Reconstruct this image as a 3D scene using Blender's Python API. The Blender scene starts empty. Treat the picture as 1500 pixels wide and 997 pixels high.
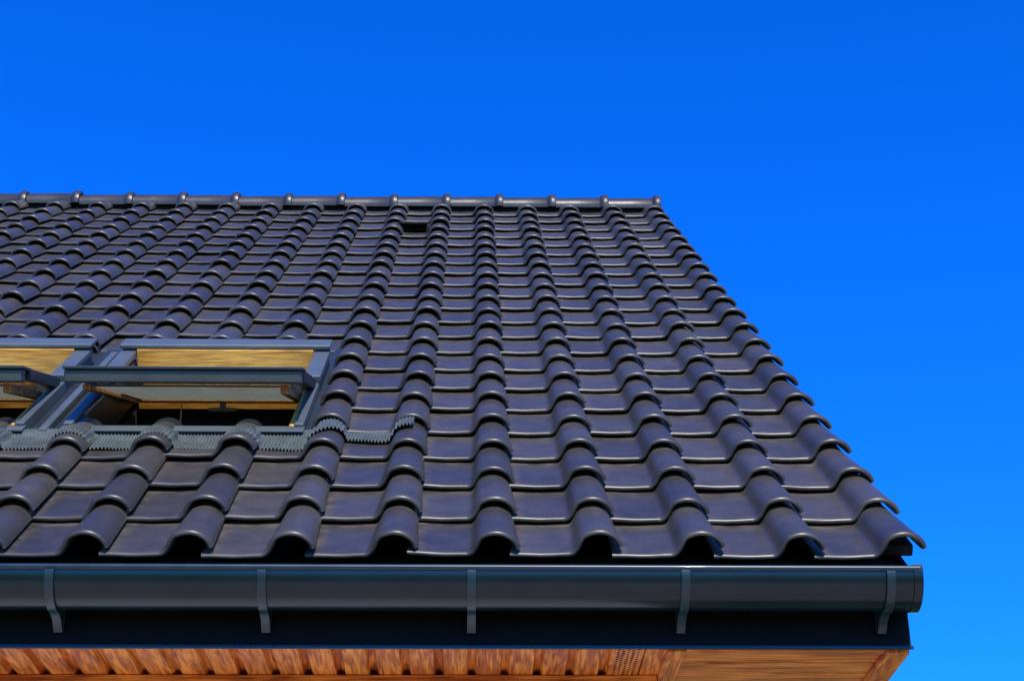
import bpy, math, random
import numpy as np
from mathutils import Vector, Matrix
random.seed(4); rng=np.random.default_rng(4)
scene=bpy.context.scene
PITCH=math.radians(39.5); C=math.cos(PITCH); S=math.sin(PITCH)
EY,EZ=4.74,3.32
G=0.34; ROWS=22; TW=0.30
X1=1.04            # left edge of verge column tiles
COLS=31
XL=X1-TW*(COLS-1)-0.03
XR=X1+0.303
LS=ROWS*G
RY=EY+LS*C; RZ=EZ+LS*S
def W(x,t,h): return (x, EY+t*C-h*S, EZ+t*S+h*C)

# ---------------------------------------------------------------- materials
def new_mat(name):
    m=bpy.data.materials.new(name); m.use_nodes=True
    return m, m.node_tree.nodes, m.node_tree.links, m.node_tree.nodes['Principled BSDF']
def ramp(n,a,b,p0=0.3,p1=0.7):
    r=n.new('ShaderNodeValToRGB'); r.color_ramp.elements[0].position=p0; r.color_ramp.elements[1].position=p1
    r.color_ramp.elements[0].color=(*a,1); r.color_ramp.elements[1].color=(*b,1); return r
def simple(name,col,rough=0.5,metal=0.0,var=0.15,scale=6,bump=0.0,bscale=80,coat=0.0,stretch=(1,1,1),spec=0.5):
    m,n,l,b=new_mat(name)
    tc=n.new('ShaderNodeTexCoord'); mp=n.new('ShaderNodeMapping'); mp.inputs['Scale'].default_value=stretch
    l.new(tc.outputs['Object'],mp.inputs[0])
    nz=n.new('ShaderNodeTexNoise'); nz.inputs['Scale'].default_value=scale; nz.inputs['Detail'].default_value=6
    l.new(mp.outputs[0],nz.inputs['Vector'])
    r=ramp(n,[c*(1-var) for c in col],[min(1,c*(1+var)) for c in col]); l.new(nz.outputs['Fac'],r.inputs[0])
    l.new(r.outputs[0],b.inputs['Base Color'])
    mr=n.new('ShaderNodeMapRange'); mr.inputs['To Min'].default_value=rough*0.85; mr.inputs['To Max'].default_value=min(1,rough*1.2)
    l.new(nz.outputs['Fac'],mr.inputs['Value']); l.new(mr.outputs[0],b.inputs['Roughness'])
    b.inputs['Metallic'].default_value=metal; b.inputs['Coat Weight'].default_value=coat
    b.inputs['Specular IOR Level'].default_value=spec
    if bump>0:
        n2=n.new('ShaderNodeTexNoise'); n2.inputs['Scale'].default_value=bscale; n2.inputs['Detail'].default_value=4
        l.new(mp.outputs[0],n2.inputs['Vector'])
        bp=n.new('ShaderNodeBump'); bp.inputs['Strength'].default_value=bump; bp.inputs['Distance'].default_value=0.005
        l.new(n2.outputs['Fac'],bp.inputs['Height']); l.new(bp.outputs[0],b.inputs['Normal'])
    return m
def wood(name,c1,c2,axis='Y',rough=0.45):
    m,n,l,b=new_mat(name)
    tc=n.new('ShaderNodeTexCoord'); mp=n.new('ShaderNodeMapping')
    mp.inputs['Scale'].default_value={'Y':(28,3.5,20),'X':(2.5,26,26)}[axis]
    l.new(tc.outputs['Object'],mp.inputs[0])
    nz=n.new('ShaderNodeTexNoise'); nz.inputs['Scale'].default_value=1.0; nz.inputs['Detail'].default_value=5; nz.inputs['Distortion'].default_value=1.6
    l.new(mp.outputs[0],nz.inputs['Vector'])
    r=ramp(n,c1,c2,0.36,0.62); l.new(nz.outputs['Fac'],r.inputs[0])
    mp2=n.new('ShaderNodeMapping'); mp2.inputs['Scale'].default_value={'Y':(160,8,60),'X':(8,160,160)}[axis]
    l.new(tc.outputs['Object'],mp2.inputs[0])
    n2=n.new('ShaderNodeTexNoise'); n2.inputs['Scale'].default_value=1; n2.inputs['Detail'].default_value=3; l.new(mp2.outputs[0],n2.inputs['Vector'])
    r2=ramp(n,(0.5,0.42,0.36),(1,1,1),0.38,0.56); l.new(n2.outputs['Fac'],r2.inputs[0])
    mx=n.new('ShaderNodeMix'); mx.data_type='RGBA'; mx.blend_type='MULTIPLY'; mx.inputs[0].default_value=0.85
    l.new(r.outputs[0],mx.inputs[6]); l.new(r2.outputs[0],mx.inputs[7]); l.new(mx.outputs[2],b.inputs['Base Color'])
    b.inputs['Roughness'].default_value=rough
    return m
def tile_mat():
    m,n,l,b=new_mat('engobed_clay_tile')
    at=n.new('ShaderNodeAttribute'); at.attribute_name='tint'
    dt=n.new('ShaderNodeAttribute'); dt.attribute_name='dirt'
    tc=n.new('ShaderNodeTexCoord')
    nz=n.new('ShaderNodeTexNoise'); nz.inputs['Scale'].default_value=9; nz.inputs['Detail'].default_value=8; nz.inputs['Roughness'].default_value=0.65
    l.new(tc.outputs['Object'],nz.inputs['Vector'])
    r=ramp(n,(0.036,0.030,0.022),(0.068,0.056,0.041),0.3,0.72); l.new(nz.outputs['Fac'],r.inputs[0])
    mr=n.new('ShaderNodeMapRange'); mr.inputs['To Min'].default_value=0.74; mr.inputs['To Max'].default_value=1.22
    l.new(at.outputs['Fac'],mr.inputs['Value'])
    mx=n.new('ShaderNodeVectorMath'); mx.operation='SCALE'; l.new(r.outputs[0],mx.inputs[0]); l.new(mr.outputs[0],mx.inputs['Scale'])
    n3=n.new('ShaderNodeTexNoise'); n3.inputs['Scale'].default_value=140; n3.inputs['Detail'].default_value=3; l.new(tc.outputs['Object'],n3.inputs['Vector'])
    r3=ramp(n,(0,0,0),(1,1,1),0.62,0.72); l.new(n3.outputs['Fac'],r3.inputs[0])
    m3=n.new('ShaderNodeMath'); m3.operation='MULTIPLY'; m3.inputs[1].default_value=0.35; l.new(r3.outputs[0],m3.inputs[0])
    # dirt gathered in the laps
    n4=n.new('ShaderNodeTexNoise'); n4.inputs['Scale'].default_value=18; n4.inputs['Detail'].default_value=6; l.new(tc.outputs['Object'],n4.inputs['Vector'])
    r4=ramp(n,(0.15,)*3,(1,1,1),0.38,0.62); l.new(n4.outputs['Fac'],r4.inputs[0])
    m4=n.new('ShaderNodeMath'); m4.operation='MULTIPLY'; l.new(dt.outputs['Fac'],m4.inputs[0]); l.new(r4.outputs[0],m4.inputs[1])
    m5=n.new('ShaderNodeMath'); m5.operation='MAXIMUM'; l.new(m3.outputs[0],m5.inputs[0]); l.new(m4.outputs[0],m5.inputs[1])
    mm=n.new('ShaderNodeMix'); mm.data_type='RGBA'; l.new(m5.outputs[0],mm.inputs[0]); l.new(mx.outputs[0],mm.inputs[6]); mm.inputs[7].default_value=(0.15,0.115,0.07,1)
    l.new(mm.outputs[2],b.inputs['Base Color'])
    n2=n.new('ShaderNodeTexNoise'); n2.inputs['Scale'].default_value=25; n2.inputs['Detail'].default_value=6; l.new(tc.outputs['Object'],n2.inputs['Vector'])
    m2=n.new('ShaderNodeMapRange'); m2.inputs['To Min'].default_value=0.33; m2.inputs['To Max'].default_value=0.52; l.new(n2.outputs['Fac'],m2.inputs['Value'])
    ma=n.new('ShaderNodeMath'); ma.operation='MULTIPLY_ADD'; ma.inputs[1].default_value=0.35; l.new(m4.outputs[0],ma.inputs[0]); l.new(m2.outputs[0],ma.inputs[2])
    l.new(ma.outputs[0],b.inputs['Roughness'])
    b.inputs['Coat Weight'].default_value=0.2; b.inputs['Coat Roughness'].default_value=0.28
    bp=n.new('ShaderNodeBump'); bp.inputs['Strength'].default_value=0.16; bp.inputs['Distance'].default_value=0.004
    l.new(n2.outputs['Fac'],bp.inputs['Height']); l.new(bp.outputs[0],b.inputs['Normal'])
    return m
M_tile=tile_mat()
M_gut=simple('coated_steel_gutter',(0.002,0.0095,0.013),0.24,0.0,0.2,5,coat=0.08,spec=0.38)
M_brk=simple('coated_steel_bracket',(0.006,0.021,0.027),0.34,0.0,0.2,15,coat=0.1,spec=0.5)
M_fascia=simple('black_fascia',(0.0035,0.0035,0.0035),0.5,0,0.2,4,spec=0.1)
M_under=simple('underlay',(0.008,0.008,0.009),0.9)
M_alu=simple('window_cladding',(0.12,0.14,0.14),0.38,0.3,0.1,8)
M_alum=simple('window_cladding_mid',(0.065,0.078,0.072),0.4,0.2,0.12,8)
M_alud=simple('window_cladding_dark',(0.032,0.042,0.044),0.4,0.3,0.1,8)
M_lead=simple('pleated_flashing',(0.11,0.13,0.115),0.5,0.2,0.25,20)
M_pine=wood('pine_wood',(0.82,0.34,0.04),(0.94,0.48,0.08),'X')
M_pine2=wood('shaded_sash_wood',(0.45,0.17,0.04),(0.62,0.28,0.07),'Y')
M_sof=wood('woodgrain_soffit',(0.50,0.10,0.010),(0.96,0.33,0.045),'Y')
M_sofx=wood('woodgrain_soffit_long',(0.50,0.11,0.012),(0.96,0.33,0.045),'X')
M_white=simple('plaster_lining',(0.72,0.74,0.70),0.7)
M_stucco=simple('render_wall',(0.70,0.68,0.62),0.9,0,0.05,3,bump=0.4,bscale=120)
M_dark=simple('room_painted_dark',(0.03,0.03,0.035),0.9)  # darkness of the unlit room put into the colour of floor, partition and linings
M_hole=simple('vent_hole_dark',(0.02,0.01,0.006),0.9)
M_red=simple('red_sealant',(0.25,0.02,0.015),0.6)
def glass_mat():
    m,n,l,b=new_mat('window_glass'); n.remove(b); out=n['Material Output']
    fr=n.new('ShaderNodeFresnel'); fr.inputs['IOR'].default_value=1.5
    tr=n.new('ShaderNodeBsdfTransparent'); tr.inputs[0].default_value=(0.86,0.92,0.9,1)
    gl=n.new('ShaderNodeBsdfGlossy'); gl.inputs['Roughness'].default_value=0.02
    mx=n.new('ShaderNodeMixShader'); l.new(fr.outputs[0],mx.inputs[0]); l.new(tr.outputs[0],mx.inputs[1]); l.new(gl.outputs[0],mx.inputs[2]); l.new(mx.outputs[0],out.inputs[0]); return m
M_glass=glass_mat()
def pane_mat():
    m,n,l,b=new_mat('translucent_reflection_sheet'); out=n['Material Output']  # pale translucent colour stands in for the reflection on the glass underside
    nz=n.new('ShaderNodeTexNoise'); nz.inputs['Scale'].default_value=6; rr=ramp(n,(0.17,0.165,0.14),(0.23,0.22,0.18)); l.new(nz.outputs['Fac'],rr.inputs[0])
    tl=n.new('ShaderNodeBsdfTranslucent'); l.new(rr.outputs[0],tl.inputs[0]); l.new(rr.outputs[0],b.inputs['Base Color'])
    mx=n.new('ShaderNodeMixShader'); mx.inputs[0].default_value=0.6; l.new(b.outputs[0],mx.inputs[1]); l.new(tl.outputs[0],mx.inputs[2]); l.new(mx.outputs[0],out.inputs[0]); return m
M_pane=pane_mat()

# ---------------------------------------------------------------- helpers
house=bpy.data.objects.new('house',None); scene.collection.objects.link(house)
def empty(name,parent):
    o=bpy.data.objects.new(name,None); scene.collection.objects.link(o); o.parent=parent; return o
def mkobj(name,verts,faces,mat,parent=None,smooth=False,bevel=0.0):
    me=bpy.data.meshes.new(name); me.from_pydata([tuple(v) for v in verts],[],faces); me.update()
    o=bpy.data.objects.new(name,me); scene.collection.objects.link(o)
    me.materials.append(mat)
    if smooth:
        for p in me.polygons: p.use_smooth=True
    if bevel>0:
        bm=o.modifiers.new('b','BEVEL'); bm.width=bevel; bm.segments=2; bm.limit_method='ANGLE'
        for p in me.polygons: p.use_smooth=True
        w=o.modifiers.new('wn','WEIGHTED_NORMAL')
    if parent: o.parent=parent
    return o
BF=[(0,3,2,1),(4,5,6,7),(0,1,5,4),(1,2,6,5),(2,3,7,6),(3,0,4,7)]
def wbox(name,x0,x1,y0,y1,z0,z1,mat,parent,bevel=0.0):
    v=[(x0,y0,z0),(x1,y0,z0),(x1,y1,z0),(x0,y1,z0),(x0,y0,z1),(x1,y0,z1),(x1,y1,z1),(x0,y1,z1)]
    return mkobj(name,v,BF,mat,parent,bevel=bevel)
def rbox(name,x0,x1,t0,t1,h0,h1,mat,parent,bevel=0.0,piv=None,flat=False):
    v=[(x0,t0,h0),(x1,t0,h0),(x1,t1,h0),(x0,t1,h0),(x0,t0,h1),(x1,t0,h1),(x1,t1,h1),(x0,t1,h1)]
    if piv:
        tp,hp,a=piv; ca,sa=math.cos(a),math.sin(a)
        v=[(x,tp+(t-tp)*ca+(h-hp)*sa,hp-(t-tp)*sa+(h-hp)*ca) for x,t,h in v]
    if flat: return mkobj(name,[W(*p) for p in v[:4]],[(0,1,2,3)],mat,parent)
    return mkobj(name,[W(*p) for p in v],BF,mat,parent,bevel=bevel)

# ---------------------------------------------------------------- roof tiles
CR=0.231; HW=0.074; HL=0.088; HH=0.064
def prof(x,ut=0.0):
    """tile top profile at local x; ut = 0 at nose .. 1 at head"""
    hw=HW-0.013*ut; hl=HL-0.010*ut; H=HH-0.006*ut
    x=np.asarray(x,float); d=x-CR
    right=H*np.sqrt(np.clip(1-(np.clip(d,0,None)/hw)**2,0.0,1))
    q=np.clip(-d/hl,0,1)
    ell=np.sqrt(np.clip(1-(q/0.90)**2,0,1))
    fil=0.5+0.5*np.cos(np.pi*q)
    wgt=np.clip((q-0.55)/0.35,0,1); wgt=wgt*wgt*(3-2*wgt)
    left=H*(ell*(1-wgt)+wgt*np.power(fil,0.85)*1.0)
    return np.where(d>=0,right,left) - 0.003*np.exp(-((x-0.07)/0.05)**2)
def tile_template(nxp,nl,nr,coarse=False):
    us=list(np.linspace(-0.03,CR-HL,nxp))[:-1]+[CR-HL*math.cos(a) for a in np.linspace(0,math.pi/2,nl)][:-1]
    rr=[math.sin(a)*0.966 for a in np.linspace(0,math.pi/2,nr)]
    if coarse: prf=[(0.004,-0.017),(0.0,-0.010),(0.018,0),(0.39,0)]
    else: prf=[(0.38,-0.014),(0.14,-0.015),(0.03,-0.017),(0.012,-0.0175),(0.004,-0.0160),(0.0,-0.0115),(0.0015,-0.0068),(0.006,-0.0028),(0.012,-0.0008),(0.020,0),(0.05,0.0003),(0.14,0.0),(0.24,0),(0.30,0),(0.325,0),(0.40,0)]
    out=[]; dirt=[]
    for (t,h) in prf:
        ut=min(1.2,t/0.34); hw=HW-0.013*ut
        xs=np.array(us+[CR+r*hw for r in rr])
        p=prof(xs,ut); e=1e-4
        g=(prof(xs+e,ut)-prof(xs-e,ut))/(2*e); g=np.clip(g,-4,4)
        N=np.stack([-g,np.ones_like(g)],1); N/=np.linalg.norm(N,axis=1)[:,None]
        flare=0.004*math.exp(-((t-0.012)/0.02)**2)*np.clip(p/HH,0,1)
        x=xs+N[:,0]*(h+flare); z=p+N[:,1]*(h+flare)+0.023*(1-t/0.34)
        out.append(np.stack([x,np.full_like(x,t),z],1))
        dd=np.clip((t-0.29)/0.045,0,1)*(1-0.7*np.clip(p/0.03,0,1))*0.8
        dd=np.where((h<-0.010),0.55,dd)
        dd=np.maximum(dd,np.where((xs<0.02)&(h>-0.001),0.45,0))
        dirt.append(dd*np.ones_like(xs))
    A=np.array(out)
    nt,nx=A.shape[:2]
    q=[]
    for j in range(nt-1):
        for i in range(nx-1):
            q.append((j*nx+i,j*nx+i+1,(j+1)*nx+i+1,(j+1)*nx+i))
    cap=[j*nx+nx-1 for j in range(nt)]
    return A.reshape(-1,3),q,cap,nt,nx,np.concatenate(dirt)
HOLE=(-2.63,-0.595,1.30,2.69); HR=(4,5,6,7)
def build_tiles(name,back=False):
    T,q,cap,nt,nx,DT=tile_template(4 if back else 7,5 if back else 14,4 if back else 11,coarse=back)
    q=np.array(q); V=[];F=[];tint=[];dirt=[];base=0; caps=[]
    for c in range(COLS):
        xl=X1-TW*c
        coldx=rng.normal(0,0.0012)
        for r in range(ROWS):
            P=T.copy()
            a=rng.normal(0,0.004); cx=0.15
            x=P[:,0]-cx; t=P[:,1]
            P[:,0]=cx+x-t*a; P[:,1]=t+x*a
            P[:,2]+=x*rng.normal(0,0.012)+ (0.34-t)*abs(rng.normal(0,0.008))
            X=P[:,0]+xl+coldx+rng.normal(0,0.0014); Tt=P[:,1]+r*G+rng.normal(0,0.0022); H=P[:,2]
            Q=q
            if not back:
                cxs=X[q].mean(1); cts=Tt[q].mean(1)
                ins=(cxs>HOLE[0])&(cxs<HOLE[1])&(cts>HOLE[2])&(cts<HOLE[3])&(r in HR)
                Q=q[~ins]
                capok=not (r in HR and xl+0.303<HOLE[1] and xl+0.3>HOLE[0])
            else: capok=False
            dr=rng.random()
            if len(Q)==0: continue
            keep=np.unique(Q)
            if capok: keep=np.unique(np.concatenate([keep,np.array(cap)]))
            mp=-np.ones(len(P),int); mp[keep]=np.arange(len(keep))+base
            if back: Y=2*RY-(EY+Tt*C-H*S)
            else: Y=EY+Tt*C-H*S
            Z=EZ+Tt*S+H*C
            V.append(np.stack([X,Y,Z],1)[keep]); F+= mp[Q].tolist()
            if capok: caps.append(len(F)); F.append([int(mp[k]) for k in cap])
            tint.append(np.full(len(keep),rng.random())); dirt.append(DT[keep]*(0.5+0.5*dr)); base+=len(keep)
    V=np.concatenate(V)
    me=bpy.data.meshes.new(name); me.from_pydata(V.tolist(),[],F); me.update()
    sm=np.ones(len(me.polygons),bool); sm[caps]=False
    me.polygons.foreach_set('use_smooth',sm)
    at=me.attributes.new('tint','FLOAT','POINT'); at.data.foreach_set('value',np.concatenate(tint).astype(np.float32))
    at=me.attributes.new('dirt','FLOAT','POINT'); at.data.foreach_set('value',np.concatenate(dirt).astype(np.float32))
    me.materials.append(M_tile)
    o=bpy.data.objects.new(name,me); scene.collection.objects.link(o); o.parent=house
    return o
build_tiles('roof_tiles'); build_tiles('rear_roof_tiles',True)

# roof deck around the window openings
O=[(-2.50,-1.655),(-1.47,-0.64)]; T0,T1=1.32,2.41
hd0,hd1=-0.16,-0.035
XLr,XRr=XL+0.05,1.27
rbox('roof_deck_lower',XLr,XRr,0.05,T0,hd0,hd1,M_under,house)
rbox('roof_deck_upper',XLr,XRr,T1,LS,hd0,hd1,M_under,house)
rbox('roof_deck_west',XLr,O[0][0],T0,T1,hd0,hd1,M_under,house)
rbox('roof_deck_mid',O[0][1],O[1][0],T0,T1,hd0,hd1,M_under,house)
rbox('roof_deck_east',O[1][1],XRr,T0,T1,hd0,hd1,M_under,house)
def back(v): return [(x,2*RY-y,z) for x,y,z in v]
v=[W(*p) for p in [(XLr,0.05,hd0),(XRr,0.05,hd0),(XRr,LS,hd0),(XLr,LS,hd0),(XLr,0.05,hd1),(XRr,0.05,hd1),(XRr,LS,hd1),(XLr,LS,hd1)]]
mkobj('rear_roof_deck',back(v),BF,M_under,house)
rbox('barge_board',1.272,1.292,0.03,LS,-0.20,-0.02,M_fascia,house,0.002)
rbox('verge_batten',1.235,1.324,0.10,LS,-0.018,0.020,M_under,house,0.006)
rbox('verge_batten_upper',1.240,1.300,0.12,LS,0.0205,0.034,M_under,house,0.006)
v=[W(*p) for p in [(1.272,0.03,-.2),(1.292,0.03,-.2),(1.292,LS,-.2),(1.272,LS,-.2),(1.272,0.03,-.02),(1.292,0.03,-.02),(1.292,LS,-.02),(1.272,LS,-.02)]]
mkobj('rear_barge_board',back(v),BF,M_fascia,house)
rbox('rake_soffit',0.60,1.272,0.55,LS,-0.20,-0.185,M_sofx,house)

# ---------------------------------------------------------------- ridge
def ridge():
    V=[];F=[];step=0.377; n=18
    x_end=XR-0.005; k=0
    def ring(x,r,zoff=0):
        b0=len(V)
        for i in range(n+1):
            a=math.radians(-20+220*i/n)
            V.append((x,RY-math.cos(a)*r*1.15,RZ+0.000+zoff+math.sin(a)*r*0.92))
        return b0
    def link(a,b):
        for i in range(n): F.append((a+i,b+i,b+i+1,a+i+1))
    while x_end-k*step>XL:
        xr=x_end-k*step; xl=xr-step
        jz=rng.normal(0,0.003)
        pts=[(xr,0.100),(xr,0.112),(xr-0.004,0.118),(xr-0.022,0.122),(xr-0.040,0.121),(xr-0.050,0.115),(xr-0.058,0.104),(xr-0.066,0.101),(xr-step*0.6,0.099),(xl+0.01-0.015,0.096)]
        rs=[ring(x,r,jz) for x,r in pts]
        for a,b in zip(rs[:-1],rs[1:]): link(a,b)
        if k==0: F.append(tuple(range(rs[1],rs[1]+n+1)))
        k+=1
    o=mkobj('ridge_tiles',V,F,M_tile,house,smooth=True)
    at=o.data.attributes.new('tint','FLOAT','POINT'); at.data.foreach_set('value',np.full(len(V),0.0,np.float32))
    es=o.modifiers.new('e','EDGE_SPLIT'); es.split_angle=math.radians(40)
ridge()
wbox('ridge_underlay',XLr,XRr,RY-0.07,RY+0.07,RZ-0.05,RZ+0.02,M_under,house)

# ventilation tile hood
vx,vt=-0.40,6.34
hv=[(vx-0.10,vt,0.0),(vx+0.10,vt,0.0),(vx+0.10,vt,0.078),(vx-0.10,vt,0.078),(vx-0.085,vt+0.17,0.0),(vx+0.085,vt+0.17,0.0),(vx+0.075,vt+0.15,0.03),(vx-0.075,vt+0.15,0.03),
    (vx-0.088,vt,0.0),(vx+0.088,vt,0.0),(vx+0.088,vt,0.070),(vx-0.088,vt,0.070),(vx-0.07,vt+0.12,0.0),(vx+0.07,vt+0.12,0.0),(vx+0.07,vt+0.12,0.03),(vx-0.07,vt+0.12,0.03)]
vent=mkobj('vent_tile_hood',[W(*p) for p in hv],[(3,2,6,7),(0,3,7,4),(2,1,5,6),(7,6,5,4),(3,11,10,2),(0,8,11,3),(2,10,9,1)],M_tile,house)
mkobj('vent_tile_opening',[W(*p) for p in hv[8:]],[(3,2,6,7),(0,3,7,4),(2,1,5,6),(7,6,5,4)],M_hole,house)

# ---------------------------------------------------------------- gutter
GY,GZ,GR=4.715,3.254,0.089
gx1=1.284
def sweep(name,prof2,x0,x1,mat,parent,smooth=True,closed=False,nseg=1):
    V=[];F=[];m=len(prof2)
    for s in range(nseg+1):
        x=x0+(x1-x0)*s/nseg
        V+=[(x,y,z) for y,z in prof2]
    for s in range(nseg):
        for i in range(m if closed else m-1):
            j=(i+1)%m; F.append((s*m+i,s*m+j,(s+1)*m+j,(s+1)*m+i))
    return mkobj(name,V,F,mat,parent,smooth=smooth)
gutter=empty('gutter',house)
arc=[(GY-GR*math.cos(a),GZ-GR*math.sin(a)) for a in np.linspace(0,math.pi,40)]
arci=[(GY-(GR-.003)*math.cos(a),GZ-(GR-.003)*math.sin(a)) for a in np.linspace(math.pi,0,40)]
sweep('trough',[(GY-GR,GZ+0.004)]+arc+[(GY+GR,GZ+0.02),(GY+GR-.003,GZ+.02)]+arci,XL,gx1,M_gut,gutter)
bead=[(GY-GR+0.002+0.0095*math.cos(a),GZ+0.006+0.0095*math.sin(a)) for a in np.linspace(0,2*math.pi,17)[:-1]]
sweep('front_bead',bead,XL,gx1,M_brk,gutter,closed=True)
def endcap(x0,x1,name):
    V=[];F=[]; n=32; r=GR+0.004
    pr=[(GY-r*math.cos(a),GZ-r*math.sin(a)) for a in np.linspace(0,math.pi,n)]+[(GY+r,GZ+0.018),(GY-r+0.002,GZ+0.018)]
    ins=[(GY+(y-GY)*0.93,GZ+(z-GZ)*0.93) for y,z in pr]
    m=len(pr)
    V=[(x0,*p) for p in pr]+[(x1-0.003,*p) for p in pr]+[(x1,*p) for p in ins]
    for k in range(2):
        for i in range(m):
            j=(i+1)%m; F.append((k*m+i,k*m+j,(k+1)*m+j,(k+1)*m+i))
    F.append(tuple(range(2*m,3*m))); F.append(tuple(range(m-1,-1,-1)))
    o=mkobj(name,V,F,M_gut,gutter,smooth=True); es=o.modifiers.new('e','EDGE_SPLIT'); es.split_angle=math.radians(35)
endcap(gx1-0.018,gx1+0.010,'end_cap')
endcap(XL-0.01,XL+0.012,'end_cap_west')
def bracket(xc,i):
    w=0.0125; r1=GR+0.009
    path_o=[(GY-GR+0.004,GZ-0.002),(GY-GR-0.0085,GZ-0.004)]+[(GY-r1*math.cos(a),GZ-r1*math.sin(a)) for a in np.linspace(0.10,1.75,20)]
    path_o+=[(4.765,GZ-0.104),(4.79,GZ-0.122),(4.803,GZ-0.132),(4.812,GZ-0.126)]
    P=np.array(path_o)
    d=np.gradient(P,axis=0); d/=np.linalg.norm(d,axis=1)[:,None]; nn=np.stack([d[:,1],-d[:,0]],1)
    inn=P-nn*0.006
    cen=np.array([GY,GZ])
    if np.linalg.norm(inn[10]-cen)>np.linalg.norm(P[10]-cen): inn=P+nn*0.006
    V=[];F=[];m=len(P)
    for k in range(m):
        V+=[(xc-w,*P[k]),(xc+w,*P[k]),(xc+w,*inn[k]),(xc-w,*inn[k])]
    for k in range(m-1):
        for e in range(4):
            f=(e+1)%4; F.append((4*k+e,4*k+f,4*k+4+f,4*k+4+e))
    F+=[(0,1,2,3),(4*m-1,4*m-2,4*m-3,4*m-4)]
    mkobj(f'bracket_strap_{i}',V,F,M_brk,gutter,bevel=0.0012)
    wbox(f'bracket_plate_{i}',xc-w,xc+w,4.812,4.8195,GZ-0.126,GZ+0.01,M_brk,gutter,0.001)
xb=1.200;i=0
while xb>XL:
    bracket(xb+rng.normal(0,0.004),i); xb-=0.600; i+=1

# ---------------------------------------------------------------- fascia + soffit
ZS=3.095
wbox('fascia_board',XLr,1.286,4.82,4.84,3.085,3.30,M_fascia,house,0.002)
wbox('fascia_drip_edge',XLr,1.290,4.812,4.8197,3.080,3.090,M_gut,house,0.001)
px=[];x=0.585
prof_s=[]
while x>XLr:
    prof_s+=[(x,0),(x-0.070,0),(x-0.077,0.018),(x-0.093,0.018)]; x-=0.100
V=[];F=[]
for (xx,d) in prof_s: V+=[(xx,4.84,ZS+d),(xx,5.2,ZS+d)]
for i in range(len(prof_s)-1): F.append((2*i,2*i+1,2*i+3,2*i+2))
mkobj('soffit_panels',V,F,M_sof,house)
wbox('soffit_wall_trim',XLr,0.57,5.13,5.199,3.05,3.094,M_sofx,house,0.003)
wbox('soffit_corner_trim',0.572,0.625,4.841,5.6,3.078,3.12,M_sof,house,0.003)
yy=4.842
for k,wd in enumerate([0.05,0.11,0.11,0.11,0.11,0.11,0.11]):
    wbox(f'gable_soffit_board_{k}',0.627,1.215,yy,yy+wd-0.012,3.092 if k else 3.084,3.11,M_sofx,house,0.003); yy+=wd
wbox('gable_soffit_backing',0.60,1.25,4.842,5.6,3.111,3.13,M_hole,house)
wbox('gable_edge_trim',1.217,1.284,4.841,5.6,3.074,3.12,M_sof,house,0.003)
V=[];F=[]
for ix in range(5):
    for iy in range(12):
        cx=0.434+ix*0.0145; cy=4.87+iy*0.023+(0.0115 if ix%2 else 0); b0=len(V)
        for a in range(8): V.append((cx+0.0038*math.cos(a*math.pi/4),cy+0.0055*math.sin(a*math.pi/4),ZS-0.002))
        F.append(tuple(range(b0,b0+8)))
wbox('soffit_vent_panel',0.418,0.508,4.842,5.128,ZS-0.0012,ZS-0.0002,M_sof,house)
mkobj('soffit_vent_perforations',V,F,M_hole,house)

# ---------------------------------------------------------------- walls
wx0,wx1=XL+0.5,0.60
wbox('front_wall',wx0,wx1,5.2,5.45,0,3.12,M_stucco,house)
wbox('rear_wall',wx0,wx1,2*RY-5.45,2*RY-5.2,0,3.12,M_stucco,house)
def gable(name,x0,x1):
    def zr(y): return EZ+(y-EY)*S/C-0.22
    pr=[(5.452,0),(2*RY-5.452,0),(2*RY-5.452,zr(5.452)),(RY,zr(RY)),(5.452,zr(5.452))]
    V=[(x0,*p) for p in pr]+[(x1,*p) for p in pr]
    F=[(0,1,2,3,4),(9,8,7,6,5)]+[(i,(i+1)%5,(i+1)%5+5,i+5) for i in range(5)]
    mkobj(name,V,F,M_stucco,house)
gable('east_gable_wall',wx1-0.25,wx1-0.001); gable('west_gable_wall',wx0+0.001,wx0+0.25)
wbox('attic_floor',wx0+0.26,wx1-0.26,5.46,2*RY-5.46,2.7,2.85,M_dark,house)
wbox('attic_partition',wx0+0.26,wx1-0.26,9.0,9.1,2.86,6.2,M_dark,house)

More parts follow.
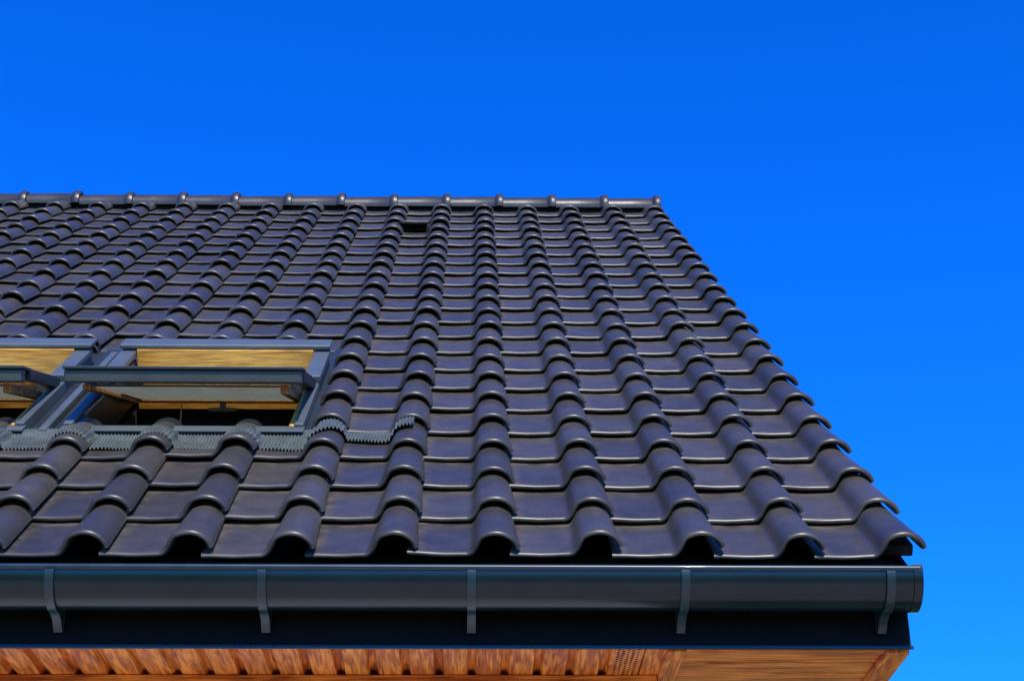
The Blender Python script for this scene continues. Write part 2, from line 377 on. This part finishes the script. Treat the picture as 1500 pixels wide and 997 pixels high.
# ---------------------------------------------------------------- roof windows
def roof_window(x0,x1,idx):
    p=empty('roof_window' if idx==0 else 'roof_window_west',house)
    t0,t1=1.265,2.49; bv=0.004
    tm=(t0+t1)/2
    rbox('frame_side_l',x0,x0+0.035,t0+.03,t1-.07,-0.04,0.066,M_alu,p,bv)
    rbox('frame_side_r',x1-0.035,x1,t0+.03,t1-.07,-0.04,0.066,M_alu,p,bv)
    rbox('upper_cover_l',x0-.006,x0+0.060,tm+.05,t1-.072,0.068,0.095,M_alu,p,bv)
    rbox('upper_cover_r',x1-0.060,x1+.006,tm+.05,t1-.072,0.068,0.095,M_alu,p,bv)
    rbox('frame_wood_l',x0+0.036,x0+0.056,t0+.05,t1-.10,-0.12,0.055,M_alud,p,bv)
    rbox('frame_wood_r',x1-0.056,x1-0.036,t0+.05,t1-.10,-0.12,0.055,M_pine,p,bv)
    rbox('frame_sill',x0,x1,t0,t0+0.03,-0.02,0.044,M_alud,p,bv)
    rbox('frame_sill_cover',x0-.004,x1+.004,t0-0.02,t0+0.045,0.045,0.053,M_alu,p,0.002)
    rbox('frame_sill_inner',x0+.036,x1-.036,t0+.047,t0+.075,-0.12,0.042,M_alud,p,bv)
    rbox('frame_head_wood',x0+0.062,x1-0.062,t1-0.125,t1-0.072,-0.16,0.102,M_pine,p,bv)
    rbox('frame_head_cover',x0-.01,x1+.01,t1-0.122,t1,0.104,0.124,M_alu,p,0.006)
    rbox('head_flashing',x0-.05,x1+.05,t1,t1+0.235,-0.01,0.012,M_alud,p,bv)
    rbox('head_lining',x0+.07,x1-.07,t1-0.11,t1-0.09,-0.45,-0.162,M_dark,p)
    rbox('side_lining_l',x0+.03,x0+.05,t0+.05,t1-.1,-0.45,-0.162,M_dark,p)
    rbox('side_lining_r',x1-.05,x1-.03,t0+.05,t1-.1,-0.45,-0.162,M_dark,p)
    a=math.radians(17.5); piv=(tm,0.045,a); s0,s1=t0+0.045,t1-0.155
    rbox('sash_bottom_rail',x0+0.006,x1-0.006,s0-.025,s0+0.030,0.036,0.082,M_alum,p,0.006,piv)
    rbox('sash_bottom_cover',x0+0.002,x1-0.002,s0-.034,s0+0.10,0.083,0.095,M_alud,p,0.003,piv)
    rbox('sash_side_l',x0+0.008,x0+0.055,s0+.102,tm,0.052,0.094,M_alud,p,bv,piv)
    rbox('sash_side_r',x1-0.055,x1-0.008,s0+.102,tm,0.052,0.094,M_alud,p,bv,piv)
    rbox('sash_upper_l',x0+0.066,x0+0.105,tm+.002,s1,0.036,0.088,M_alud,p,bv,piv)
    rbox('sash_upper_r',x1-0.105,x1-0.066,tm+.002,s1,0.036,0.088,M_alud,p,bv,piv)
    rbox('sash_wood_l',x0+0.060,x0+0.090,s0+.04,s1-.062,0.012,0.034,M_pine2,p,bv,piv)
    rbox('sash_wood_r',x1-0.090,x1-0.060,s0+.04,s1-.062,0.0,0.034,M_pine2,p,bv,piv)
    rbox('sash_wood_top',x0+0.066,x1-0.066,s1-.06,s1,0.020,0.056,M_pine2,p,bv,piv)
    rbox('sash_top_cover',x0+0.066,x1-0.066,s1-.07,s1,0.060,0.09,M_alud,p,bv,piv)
    rbox('sash_glass',x0+0.106,x1-0.106,s0+.102,s1-.071,0.066,0.074,M_glass,p,0,piv)
    rbox('sash_reflection_sheet',x0+0.092,x1-0.092,s0+.032,s1-.062,0.030,0.037,M_pane,p,0,piv,flat=True)  # added sheet, glows grey from sun behind it to imitate the glass reflection
    rbox('sash_handle',(x0+x1)/2-.06,(x0+x1)/2+.06,s1-.05,s1-.03,-0.020,-0.002,M_alu,p,bv,piv)
    rbox('sash_handle_post',(x0+x1)/2-.012,(x0+x1)/2+.012,s1-.05,s1-.03,-0.0015,0.0195,M_alu,p,0,piv)
    V=[];F=[]
    top=Vector(W(x0+0.26,t1-0.20,-0.12)); bot=top-Vector((0,0,0.6))
    for q in (top,bot):
        for k in range(6): V.append((q.x+0.003*math.cos(k*math.pi/3),q.y+0.003*math.sin(k*math.pi/3),q.z))
    for k in range(6): F.append((k,(k+1)%6,(k+1)%6+6,k+6))
    mkobj('window_cord',V,F,M_white,p)
roof_window(-1.495,-0.62,0); roof_window(-2.52,-1.635,1)
rbox('flashing_between_windows',-1.633,-1.497,1.27,2.72,-0.02,0.022,M_alud,house,0.003)
rbox('flashing_between_rib',-1.580,-1.550,1.27,2.55,0.023,0.05,M_alu,house,0.004)
rbox('flashing_side',-0.619,-0.58,1.27,2.72,-0.03,0.03,M_alud,house,0.003)
def apron():
    xs=np.arange(-2.95,-0.215,0.0018); ts=np.array([1.095,1.105,1.13,1.16,1.19,1.215,1.24,1.27,1.30])
    V=[];F=[]
    for t in ts:
        loc=np.mod(xs-X1,TW); loc2=np.where(loc<0.004,0.004,loc)
        base=np.maximum(prof(loc2,max(0,(t-1.02)/0.34)),0)+0.023*(1-(t-1.02)/0.34)
        k=np.clip((t-1.20)/0.07,0,1); k=k*k*(3-2*k)
        inwin=(xs<-0.56)
        hb=np.where(inwin,base*(1-k)+k*0.030,base-0.004*np.clip((t-1.3)/0.03,0,1))
        sag=0.006*np.sin(xs*9+1)+0.008*np.sin(xs*23)+0.003*np.sin(xs*61)
        pl=0.0050*np.sin(2*math.pi*(xs+0.0012*np.sin(xs*31))/0.0125)*(1-k*0.5)
        edge=0.006*np.exp(-(t-ts[0])/0.01)
        right=np.clip((xs+0.60)/0.15,0,1)
        shift=right*(0.13+ (0.0 if t<1.2 else -0.06*(t-1.2)/0.1))
        tt=t+(sag if t<1.145 else 0)+shift
        for x,h,q in zip(xs,hb+0.012+pl-edge,np.broadcast_to(tt,xs.shape)): V.append(W(x,q,h))
    nx=len(xs)
    for j in range(len(ts)-1):
        for i in range(nx-1): F.append((j*nx+i,j*nx+i+1,(j+1)*nx+i+1,(j+1)*nx+i))
    o=mkobj('pleated_apron_flashing',V,F,M_lead,house,smooth=True)
apron()
rbox('sealant_mark',-0.238,-0.224,1.325,1.340,0.066,0.073,M_red,house,0.002)

# ---------------------------------------------------------------- ground
def sheet(name,x0,x1,y0,y1,z,mat):
    return mkobj(name,[(x0,y0,z),(x1,y0,z),(x1,y1,z),(x0,y1,z)],[(0,1,2,3)],mat)
M_grass=simple('lawn_grass',(0.06,0.10,0.03),0.9,0,0.4,2)
sheet('lawn',-900,900,-900,900,0,M_grass)
mp_,n,l,b=new_mat('concrete_pavers')
tc=n.new('ShaderNodeTexCoord'); br=n.new('ShaderNodeTexBrick'); br.inputs['Scale'].default_value=2.5
br.inputs['Color1'].default_value=(0.52,0.43,0.33,1); br.inputs['Color2'].default_value=(0.60,0.50,0.38,1); br.inputs['Mortar'].default_value=(0.2,0.18,0.16,1); br.inputs['Mortar Size'].default_value=0.01
l.new(tc.outputs['Object'],br.inputs['Vector']); l.new(br.outputs['Color'],b.inputs['Base Color']); b.inputs['Roughness'].default_value=0.85
sheet('paving',-14,8,-1.5,5.19,0.004,mp_)

# ---------------------------------------------------------------- light
ELEV=math.radians(43); AZ=math.radians(10)   # azimuth from -Y toward +X
sd=Vector((math.cos(ELEV)*math.sin(AZ),-math.cos(ELEV)*math.cos(AZ),math.sin(ELEV)))
sl=bpy.data.lights.new('sun','SUN'); sl.energy=5.0; sl.angle=math.radians(0.5); sl.color=(1,0.93,0.80)
so=bpy.data.objects.new('sun',sl); scene.collection.objects.link(so); so.rotation_euler=sd.to_track_quat('Z','Y').to_euler(); so.location=(3,-5,12)
w=bpy.data.worlds.new('World'); scene.world=w; w.use_nodes=True; n=w.node_tree.nodes; l=w.node_tree.links
bg=n['Background']; sk=n.new('ShaderNodeTexSky'); sk.sky_type='NISHITA'; sk.sun_disc=False
sk.sun_elevation=ELEV; sk.sun_rotation=math.pi-AZ; sk.air_density=1.0; sk.dust_density=0.2; sk.ozone_density=3.0
hs=n.new('ShaderNodeHueSaturation'); hs.inputs['Saturation'].default_value=1.4
mu=n.new('ShaderNodeMix'); mu.data_type='RGBA'; mu.blend_type='MULTIPLY'; mu.inputs[0].default_value=1; mu.inputs[7].default_value=(0.25,1.25,2.6,1)
l.new(sk.outputs[0],hs.inputs['Color']); l.new(hs.outputs[0],mu.inputs[6]); l.new(mu.outputs[2],bg.inputs[0]); bg.inputs[1].default_value=0.12

# ---------------------------------------------------------------- camera
th=math.radians(27.3); ph=math.radians(1.45); ro=math.radians(0.35)
F_=Vector((math.sin(ph)*math.cos(th),math.cos(ph)*math.cos(th),math.sin(th)))
R_=Vector((math.cos(ph),-math.sin(ph),0)); U_=R_.cross(F_)
R2=R_*math.cos(ro)-U_*math.sin(ro); U2=R2.cross(F_)
cam=bpy.data.cameras.new('camera'); co=bpy.data.objects.new('camera',cam); scene.collection.objects.link(co)
m=Matrix((R2,U2,-F_)).transposed().to_4x4(); m.translation=(0,0,1.6); co.matrix_world=m
cam.lens=60; cam.sensor_width=36; cam.clip_end=3000; cam.clip_start=0.05
scene.camera=co
scene.view_settings.view_transform='Standard'; scene.view_settings.look='None'; scene.view_settings.exposure=0
